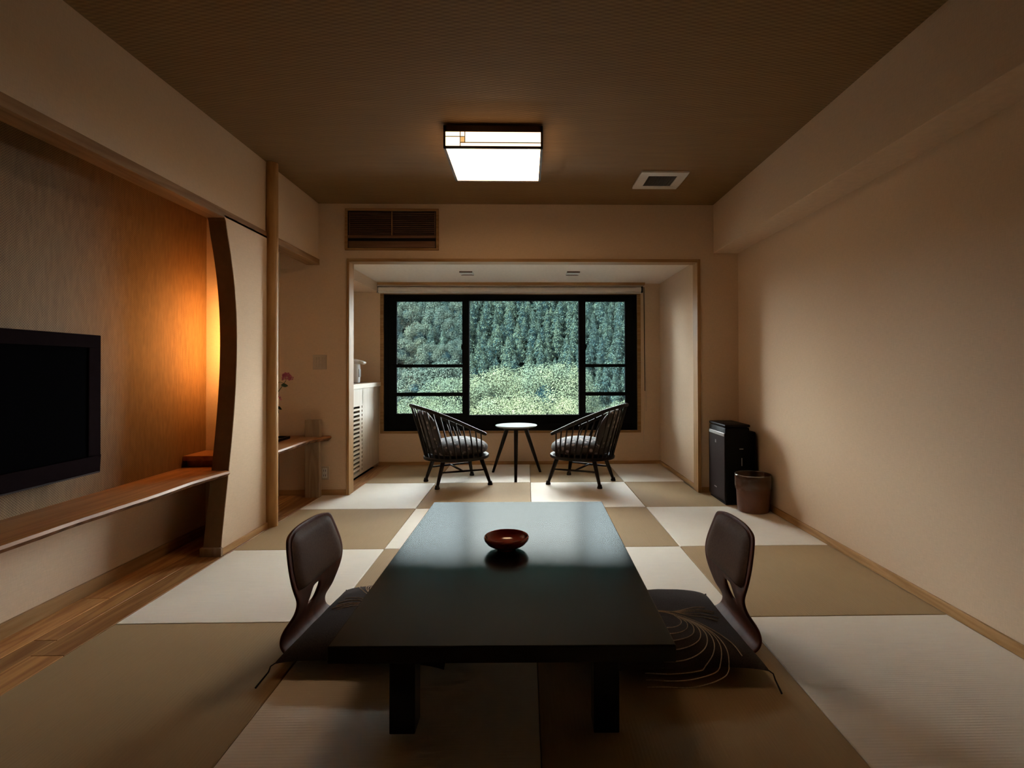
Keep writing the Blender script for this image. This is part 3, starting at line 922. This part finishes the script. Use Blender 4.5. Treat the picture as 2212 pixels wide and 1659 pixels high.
def zaisu(label, loc, rz):
    """local +x points away from the table; the seat runs towards -x"""
    root = thing('legless_chair', label, 'chair', loc, rz)
    # (x, z, half width) from the seat front, round the heel, up to the top of the back
    prof = [(-.44, .012, .17), (-.30, .010, .185), (-.15, .010, .19), (-.05, .012, .19), (-.012, .022, .188), (.010, .045, .182), (.012, .07, .176), (.002, .10, .168),
            (-.012, .135, .160), (-.026, .170, .160), (-.037, .205, .175), (-.040, .240, .200), (-.037, .275, .214), (-.028, .315, .214), (-.017, .355, .205), (-.005, .40, .192), (.003, .435, .178), (.006, .452, .150)]
    M_ = 12
    mb = MB()
    g = []
    for i, (x, z, hw_) in enumerate(prof):
        row = []
        for k in range(M_+1):
            s = -1+2*k/M_
            curve = .016*s*s if z > .12 else 0
            top = -.012*s**4 if i == len(prof)-1 else 0
            row.append((x-curve, s*hw_, z+top))
        g.append(row)
    n0 = len(mb.v)
    for r in g: mb.v += r
    for i in range(len(prof)-1):
        for k in range(M_):
            if i in (8, 9) and k in (5, 6): continue
            mb.f.append((i*(M_+1)+k, i*(M_+1)+k+1, (i+1)*(M_+1)+k+1, (i+1)*(M_+1)+k))
    sh_ = mb.build('shell', BENT, root)
    add_mods(sh_, .012, 2)
    # padded back
    pp = [p for p in prof if p[1] >= .2]
    zs = [.226+(.436-.226)*i/12 for i in range(13)]
    px = [(p[1], p[0]) for p in prof[9:]]; pw = [(p[1], p[2]) for p in prof[9:]]
    g = []
    for i, z in enumerate(zs):
        t_ = i/12
        x = smoothstep_list(px, z); hw_ = smoothstep_list(pw, z)-.026
        if i == 0: hw_ -= .030
        if i == 1: hw_ -= .006
        if i == 12: hw_ -= .022
        row = []
        for k in range(13):
            s = -1+2*k/12
            bul = max(0, (1-s**6))**.5*max(0, (1-(2*t_-1)**6))**.5
            zz = z + (.028*s*s if i == 0 else 0)*(1)
            row.append((x-.016*s*s-.005-.018*bul, s*hw_, zz))
        g.append(row)
    pad = MB().grid(g)
    po = pad.build('back_pad', LEATHER, root)
    add_mods(po, 0, 2)
    return root
zaisu('legless bentwood chair with brown back pad between the television wall and the low table', (-.866, 2.075, 0), PI+R(-4))
zaisu('legless bentwood chair with brown back pad between the low table and the plain wall', (.838, 2.050, 0), R(1))

CS = .295
def cush_h(x, y):
    u_, v_ = min(1, abs(x)/CS), min(1, abs(y)/CS)
    return .050+.066*(max(0, 1-u_**3.0)**.6)*(max(0, 1-v_**3.0)**.6)
def cushion(label, loc, rz, tassels):
    root = thing('floor_cushion', label, 'cushion', loc, rz)
    n = 28
    g, gb = [], []
    for i in range(n+1):
        row, rowb = [], []
        for j in range(n+1):
            s, t_ = -1+2*i/n, -1+2*j/n
            pin = 1-.045*(1-t_*t_)*s*s; pin2 = 1-.045*(1-s*s)*t_*t_
            x, y = s*CS*pin, t_*CS*pin2
            wr_ = .003*mnoise.noise(Vector((x*14, y*14, loc[0])))
            h = cush_h(s*CS, t_*CS)
            edge_ = max(abs(s), abs(t_))
            cr = (abs(s)*abs(t_))**6
            row.append((x, y, h-.012*cr + (wr_ if edge_ < .95 else 0)))
            rowb.append((x, y, .050-.012*cr if edge_ > .999 else .050-.030*(1-s**6)*(1-t_**6)))
        g.append(row); gb.append(rowb)
    q = MB().grid(g); q.grid(gb)
    q.build('cover', CUSHION, root, smooth=True, angle=70)
    def line(p, nm='embroidery', r=.0018):
        pts = catmull(p, 7)
        MB().tube([(a.x, a.y, cush_h(a.x, a.y)+.0003+.003*mnoise.noise(Vector((a.x*14, a.y*14, loc[0])))) for a in pts], r, 5).build(nm, THREAD, root)
    K = (.015, -.025)
    for e in ((.195, .03), (.225, .008), (.215, -.012), (.22, -.045), (.205, -.075)):
        line([(-.02, -.01, 0), (K[0]+.03, K[1]+.002, 0), (K[0]+.10, (K[1]+e[1])/2+.0, 0), (e[0], e[1], 0)])
    for k in range(8):
        t_ = k/7
        w_ = .045+.11*t_; dn = .11+.25*t_
        line([(-.03, -.006-.006*k/7, 0), (K[0]+.02, K[1]-.008-.004*k/7, 0), (K[0]+w_*.80, K[1]-dn*.32, 0), (K[0]+w_, K[1]-dn*.60, 0),
              (K[0]+w_*.72, K[1]-dn*.86, 0), (K[0]-.01, K[1]-dn*1.0, 0), (-.10-.04*t_, K[1]-dn*.98, 0)])
    line([(-.03, -.012, 0), (K[0]+.04, K[1]-.016, 0), (.13, -.11, 0), (.195, -.20, 0), (.215, -.262, 0)])
    for k in range(5):
        line([(-.03, -.014+.006*k, 0), (-.08, -.01+.006*k, 0), (-.16, -.02+.015*k, 0), (-.22, -.06+.03*k, 0)])
    for tx, ty, ex, ey in tassels:
        MB().tube([(tx*CS*.99, ty*CS*.99, .040), (tx*CS+.006*tx, ty*CS*1.03, .036), (tx*CS+.008*tx, ty*CS*1.06, .022), (ex, ey, .006)], [.002, .0022, .0026, .0032], 6).build('tassel', CORD, root)
    return root
cushion('dark square floor cushion with looped thread embroidery, on the legless chair nearer the television', (-.548, 2.075, 0), PI+R(-4.5), ((1, 1, .31, .375), (1, -1, .32, -.33)))
cushion('dark square floor cushion with looped thread embroidery, on the legless chair nearer the waste bin', (.510, 2.010, 0), R(1.2), ((1, -1, .300, -.36), (1, 1, .30, .315)))

# ------------------------------------------------------------------ spindle lounge chairs
def lounge(label, loc, rz, group):
    """local +x is the way the sitter faces"""
    root = thing('spindle_armchair', label, 'chair', loc, rz, group)
    SA, SB, SZ = .300, .275, .262
    def rim(a, k=1.0):
        return (SA*k*math.cos(a), SB*k*math.sin(a)*(1+.06*math.cos(a)))
    q = MB()
    pl = [rim(2*PI*k/40) for k in range(40)]
    q.prism(pl, 'z', SZ-.030, SZ)
    q.build('seat_frame', BLACK_WOOD, root, bevel=.008, smooth=True)
    # hoop rail: U open to the front, high at the back
    hp = [(.165, -.315, .468), (.02, -.335, .535), (-.14, -.325, .610), (-.29, -.255, .675), (-.385, -.13, .712), (-.412, 0, .722), (-.385, .13, .712), (-.29, .255, .675), (-.14, .325, .610), (.02, .335, .535), (.165, .315, .468)]
    hc = catmull(hp, 8)
    MB().tube(hc, [.0125]+[.0155]*(len(hc)-2)+[.0125], 10).build('hoop_rail', BLACK_WOOD, root, smooth=True)
    NS = 25
    for k in range(NS):
        t_ = .035+.93*k/(NS-1)
        i = t_*(len(hc)-1)
        a = hc[int(i)].lerp(hc[min(int(i)+1, len(hc)-1)], i-int(i))
        ang = PI*(1+.0) + (t_-.5)*2*PI*.755
        bx_, by_ = rim(ang, .94)
        by_ = -abs(by_) if a.y < 0 else abs(by_)
        if k == NS//2: by_ = 0
        MB().tube([(bx_, by_, SZ-.01), ((bx_+a.x)/2, (by_+a.y)/2, (SZ+a.z)/2), (a.x, a.y, a.z)], [.0085, .0075, .0055], 7).build('spindle', BLACK_WOOD, root, smooth=True)
    # legs with capped feet
    tops = [(-.165, -.135), (.175, -.165), (.175, .165), (-.165, .135)]
    bots = [(-.238, -.180), (.240, -.235), (.240, .235), (-.238, .180)]
    for (a, b), (c, d) in zip(tops, bots):
        lg = MB().tube([(a, b, SZ-.02), ((a+c)/2, (b+d)/2, SZ*.48), (c*.985, d*.985, .02)], [.020, .0175, .0135], 12).build('leg', BLACK_WOOD, root, smooth=True)
        MB().lathe([(.016, .034), (.019, .020), (.023, .008), (.022, 0)], 14, (c*.99, d*.99)).build('foot', CORD, lg, smooth=True)
    def on(i, z):
        (a, b), (c, d) = tops[i], bots[i]
        t_ = (SZ-z)/SZ
        return Vector((a+(c-a)*t_, b+(d-b)*t_, z))
    def bar(p, q_, r_=.0085):
        m_ = (p+q_)/2
        MB().tube([p, m_, q_], [r_*.85, r_*1.15, r_*.85], 9).build('stretcher', BLACK_WOOD, root, smooth=True)
        return m_
    s1 = bar(on(0, .135), on(1, .135)); s2 = bar(on(3, .135), on(2, .135))
    bar(s1, s2)
    # cushions
    n1, n2 = 14, 40
    q = MB()
    rows = []
    for i in range(n1+1):
        ph = -PI/2+PI*i/n1
        cz_ = math.sin(ph); cr = abs(math.cos(ph))**.55
        row = []
        for k in range(n2+1):
            a = 2*PI*(k % n2)/n2
            x, y = rim(a, .93)
            dome = .050*(1-cr**2) if cz_ > 0 else 0
            row.append((x*cr*1.0+.012, y*cr, SZ+.058+.056*(abs(cz_)**.7)*(1 if cz_ > 0 else -1)+dome*.9))
        rows.append(row)
    q.grid(rows)
    q.build('seat_cushion', FABRIC, root, smooth=True, angle=80)
    q = MB()
    rows = []
    bc = Vector((-.275, 0, .505)); ax_ = Vector((-.30, 0, .92)).normalized(); nr = Vector((.92, 0, .30)).normalized(); sy_ = Vector((0, 1, 0))
    for i in range(n1+1):
        ph = -PI/2+PI*i/n1
        cz_ = math.sin(ph); cr = abs(math.cos(ph))**.5
        row = []
        for k in range(n2+1):
            a = 2*PI*(k % n2)/n2
            ca, sa = math.cos(a), math.sin(a)
            ru = .185*(abs(ca)**.8)*(1 if ca > 0 else -1)
            rv = .225*(abs(sa)**.8)*(1 if sa > 0 else -1)*(1-.18*max(0, ca))
            p = bc+ax_*ru*cr+sy_*rv*cr+nr*(.040*(abs(cz_)**.8)*(1 if cz_ > 0 else -1)+.25*(rv*cr)**2*2)
            row.append(tuple(p))
        rows.append(row)
    q.grid(rows)
    q.build('back_cushion', FABRIC, root, smooth=True, angle=80)
    return root
lounge('black spindle-back armchair with blossom cushions beside the oak cabinet', (-.641, 4.798, 0), R(26.4), 'spindle armchairs by the window')
lounge('black spindle-back armchair with blossom cushions beside the plain alcove side wall', (.519, 4.789, 0), R(151.5), 'spindle armchairs by the window')
rt_ = thing('side_table', 'small round three-legged table between the spindle armchairs', 'table', (-.096, 5.10, 0))
MB().lathe([(.0, .474), (.17, .474), (.196, .480), (.205, .488), (.205, .492), (.203, .494), (.0, .494)], 56).build('tabletop', GLASSTOP, rt_, smooth=True, angle=30)
MB().lathe([(.0, .455), (.125, .455), (.13, .475), (.0, .476)], 40).build('underframe', BLACK_WOOD, rt_, smooth=True, angle=30)
for a in (-90, 33, 147):
    c_, s_ = math.cos(R(a)), math.sin(R(a))
    rr = .305 if a == -90 else .285
    MB().tube([(.105*c_, .105*s_, .462), ((.105+rr)/2*c_, (.105+rr)/2*s_, .23), (rr*c_, rr*s_, 0)], [.021, .018, .0125], 12).build('leg', BLACK_WOOD, rt_, smooth=True)

# ------------------------------------------------------------------ outside: wooded hillside
def ground_z(x, y):
    base = -12.5
    base = -12.5-max(0, min(1, (y-40)/55))*7.5
    if y > 98:
        t_ = x/y                      # ridge lowered out of view on both sides to let skylight in
        def ss(a, b, v):
            v = max(0, min(1, (v-a)/(b-a)))
            return v*v*(3-2*v)
        base += (y-98)*.72*(1-ss(.29, .42, t_)-.72*ss(.38, .58, -t_))
    return base + 2.2*mnoise.noise(Vector((x*.03, y*.03, 1)))
g = []
for i in range(74):
    y = 8+i*3.6  # top rows, out of view, carry the slope up to cut low skylight
    g.append([(x, y, ground_z(x, y)-.3) for x in range(-170, 171, 6)])
struct(MB().grid(g).build('hillside', SOIL, smooth=True, angle=180), 'steep wooded hillside across the valley outside the window', 'hillside')

struct(B(-3.2, 3.2, YW+.165, 7.35, -.10, .06).build('bounce_slab', plain('bounce_slab_grey', (.14, .135, .13), .7, .2, .1, 4)), 'unseen grey slab added under the window sill to bounce light up', 'bounce slab')  # added out of view to throw daylight up at the alcove ceiling

def conifer_mesh(seed, n=2900, H=8.0, RW=2.5):
    rnd = random.Random(seed)
    q = MB()
    ph = [rnd.uniform(0, 2*PI) for _ in range(4)]
    # inner core keeps the crown closed
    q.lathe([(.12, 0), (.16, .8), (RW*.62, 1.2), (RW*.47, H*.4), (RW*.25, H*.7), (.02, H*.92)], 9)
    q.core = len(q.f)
    for k in range(n):
        t_ = rnd.random()**1.15
        a = rnd.uniform(0, 2*PI)
        layer = .84+.16*math.cos(t_*H*3.4+ph[0]+.8*math.sin(a+ph[3]))
        rr = RW*((1-t_)**.80)*layer*(1+.14*math.sin(3*a+ph[1]+t_*7)+.09*math.sin(6*a+ph[2]-t_*9))*rnd.uniform(.82, 1.04)+.03
        z = 1.0+(H-1.0)*t_
        p = Vector((rr*math.cos(a), rr*math.sin(a), z))
        out = Vector((math.cos(a)*.55, math.sin(a)*.55, rnd.choice((-.7, -.5, .45, .7, .9))+rnd.uniform(-.2, .2))).normalized()
        side = Vector((-math.sin(a), math.cos(a), rnd.uniform(-.6, .6))).normalized()
        s = rnd.uniform(.12, .27)*(1-.3*t_)*(1.5 if n < 1000 else 1)
        k0 = len(q.v)
        q.v += [tuple(p-side*s*.75-out*s*.5), tuple(p+side*s*.75-out*s*.6), tuple(p+out*s+Vector((0, 0, .25*s)))]
        q.f.append((k0, k0+1, k0+2))
    return q
def crown(q, rnd, c, r, n, s0):
    lob = [(Vector((rnd.uniform(-1, 1), rnd.uniform(-1, 1), rnd.uniform(-.8, 1))).normalized(), rnd.uniform(.22, .42)) for _ in range(36)]
    for k in range(n):
        ld, lr = rnd.choice(lob)
        d = Vector((rnd.gauss(0, 1), rnd.gauss(0, 1), rnd.gauss(0, 1))).normalized()
        p = ld*(1-lr*.75)+d*lr*rnd.uniform(.75, 1.05)
        if p.length < .45: continue
        p = Vector((p.x*r[0], p.y*r[1], p.z*r[2]))+Vector(c)
        nn = (d+Vector((0, 0, .5))+Vector((rnd.gauss(0, .5), rnd.gauss(0, .5), rnd.gauss(0, .5)))).normalized()
        a = nn.orthogonal().normalized(); b = nn.cross(a)
        an = rnd.uniform(0, PI)
        a, b = a*math.cos(an)+b*math.sin(an), b*math.cos(an)-a*math.sin(an)
        s = s0*rnd.uniform(.6, 1.2)
        k0 = len(q.v)
        q.v += [tuple(p-a*s), tuple(p-b*s*.55), tuple(p+a*s), tuple(p+b*s*.55)]
        q.f.append((k0, k0+1, k0+2, k0+3))
def raw_build(q, name, mat, smooth=False):
    me = bpy.data.meshes.new(name)
    me.from_pydata(q.v, [], q.f)
    me.materials.append(mat)
    return me
conmesh = []
for k in range(7):
    q = conifer_mesh(k)
    me = raw_build(q, 'cedar_tree', CONIFER)
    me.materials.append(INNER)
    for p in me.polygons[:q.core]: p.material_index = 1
    conmesh.append(me)
rnd = random.Random(11)
pos = []
for j in range(21):
    y = 99 + j*3.7
    x = -96+(j % 2)*1.8+rnd.uniform(-.5, .5)
    while x < 90:
        if -.62*y < x < .58*y: pos.append((x+rnd.uniform(-.9, .9), y+rnd.uniform(-1.3, 1.3)))
        x += 3.3
seen, rest = [], []
for x, y in pos:
    grove = -.262*y < x < -.125*y and 108 < y < 142
    if grove and rnd.random() < .62: continue
    if -.268*y-1 < x < .215*y+1 and y < 150: seen.append((x, y))
    else: rest.append((x, y))
seen.sort(key=lambda p: p[1])
rest += seen[295:]
for x, y in seen[:295]:
    o = bpy.data.objects.new('cedar_tree', conmesh[rnd.randrange(7)])
    COL.objects.link(o)
    s = rnd.uniform(.80, 1.20)
    o.location = (x, y, ground_z(x, y)-.6)
    o.rotation_euler = (0, 0, rnd.uniform(0, 6.28))
    o.scale = (s*rnd.uniform(.9, 1.12), s*rnd.uniform(.9, 1.12), s)
    tag(o, 'pointed dark cedar tree in the plantation on the hillside outside', 'tree', 'cedars on the hillside')
low = [conifer_mesh(50+s, 900) for s in range(3)]
far = MB()
for x, y in rest:
    q = low[rnd.randrange(3)]
    s = rnd.uniform(.85, 1.2); a = rnd.uniform(0, 6.28); ca, sa = math.cos(a)*s, math.sin(a)*s; zz = ground_z(x, y)-.6
    k0 = len(far.v)
    far.v += [(x+p[0]*ca-p[1]*sa, y+p[0]*sa+p[1]*ca, zz+p[2]*s) for p in q.v]
    far.f += [tuple(k0+i for i in f_) for f_ in q.f]
o = bpy.data.objects.new('distant_cedars', raw_build(far, 'distant_cedars', CONIFER))
COL.objects.link(o)
tag(o, 'mass of further cedar trees covering the rest of the hillside', 'forest', kind='stuff')

crowns = []
for s in range(3):
    q = MB(); crown(q, random.Random(70+s), (0, 0, 0), (1, 1, .95), 40000, .0175)
    crowns.append(q)
crown_me = [raw_build(q, 'foliage', BROAD) for q in crowns]
crowns = []
for s in range(3):
    q = MB(); crown(q, random.Random(80+s), (0, 0, 0), (1, 1, 1), 15000, .036)
    crowns.append(q)
crown_me2 = [raw_build(q, 'foliage', BROAD2) for q in crowns]
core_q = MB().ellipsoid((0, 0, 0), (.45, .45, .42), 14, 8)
def tree(label, px, Y, ztop, r, mes, k, grp):
    x = px
    gz = ground_z(x, Y)
    root = thing('broadleaf_tree', label, 'tree', (x, Y, gz), rnd.uniform(0, 6.28), grp)
    zc = ztop-.85*r-gz
    fo = bpy.data.objects.new('foliage', mes[k % 3]); COL.objects.link(fo)
    fo.parent = root; fo.location = (0, 0, zc); fo.scale = (r, r, r)
    MB().tube([(0, 0, -.3), (.1, .05, zc*.5), (0, 0, zc), (.1, 0, zc+r*.5)], [.05*r+.1, .045*r+.06, .03*r+.03, .02], 8).build('trunk', TRUNK, root)
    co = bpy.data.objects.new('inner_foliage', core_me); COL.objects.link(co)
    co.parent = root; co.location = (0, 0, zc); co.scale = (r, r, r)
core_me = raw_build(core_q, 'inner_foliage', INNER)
near = 'sunlit pale green broadleaf tree with a rounded crown close outside the window'
for i, (x, Y, zt, r) in enumerate(((-4.0, 31, .55, 2.6), (-2.0, 32, .80, 3.0), (.2, 33, .85, 3.0), (1.6, 31, 1.35, 2.7), (2.7, 32, -.1, 2.3), (-.8, 28, -.4, 2.6), (-3.2, 27, -.9, 2.2), (1.4, 27, -.6, 2.3))):
    tree(near, x, Y, zt, r, crown_me, i, 'pale trees outside the window')
for i, (x, Y, zt, r) in enumerate(((-5.9, 29, -.75, 1.9), (-7.6, 28, -1.7, 1.8), (4.1, 29, -1.2, 1.6), (5.6, 29, -.9, 1.5), (6.9, 31, -1.8, 2.0), (-9.3, 30, -2.2, 2.0))):
    tree('low yellow-green broadleaf tree below the side sash of the window', x, Y, zt, r, crown_me, i+1, 'low trees below the side sashes')
for i, (x, Y, zt, r) in enumerate(((-26.6, 131.0, 12.1, 4.2), (-29.5, 124.8, 7.7, 4.0), (-23.0, 137.1, 16.6, 4.2), (-18.4, 132.8, 13.5, 3.4), (-31.6, 139.8, 18.5, 4.0), (-25.5, 140.9, 19.3, 4.4), (-17.9, 140.4, 19.0, 3.6), (-27.4, 114.8, 0.5, 3.4), (-23.6, 116.3, 1.6, 3.6), (-18.8, 123.2, 6.5, 3.2), (-22.9, 123.2, 6.5, 3.4), (-16.5, 124.8, 7.7, 2.8), (-10.4, 70, 1.6, 3.6), (-15.2, 72, .4, 3.4))):
    tree('grey-green broadleaf tree standing among the cedars on the hillside', x, Y, zt, r, crown_me2, i, 'grey-green trees among the cedars')
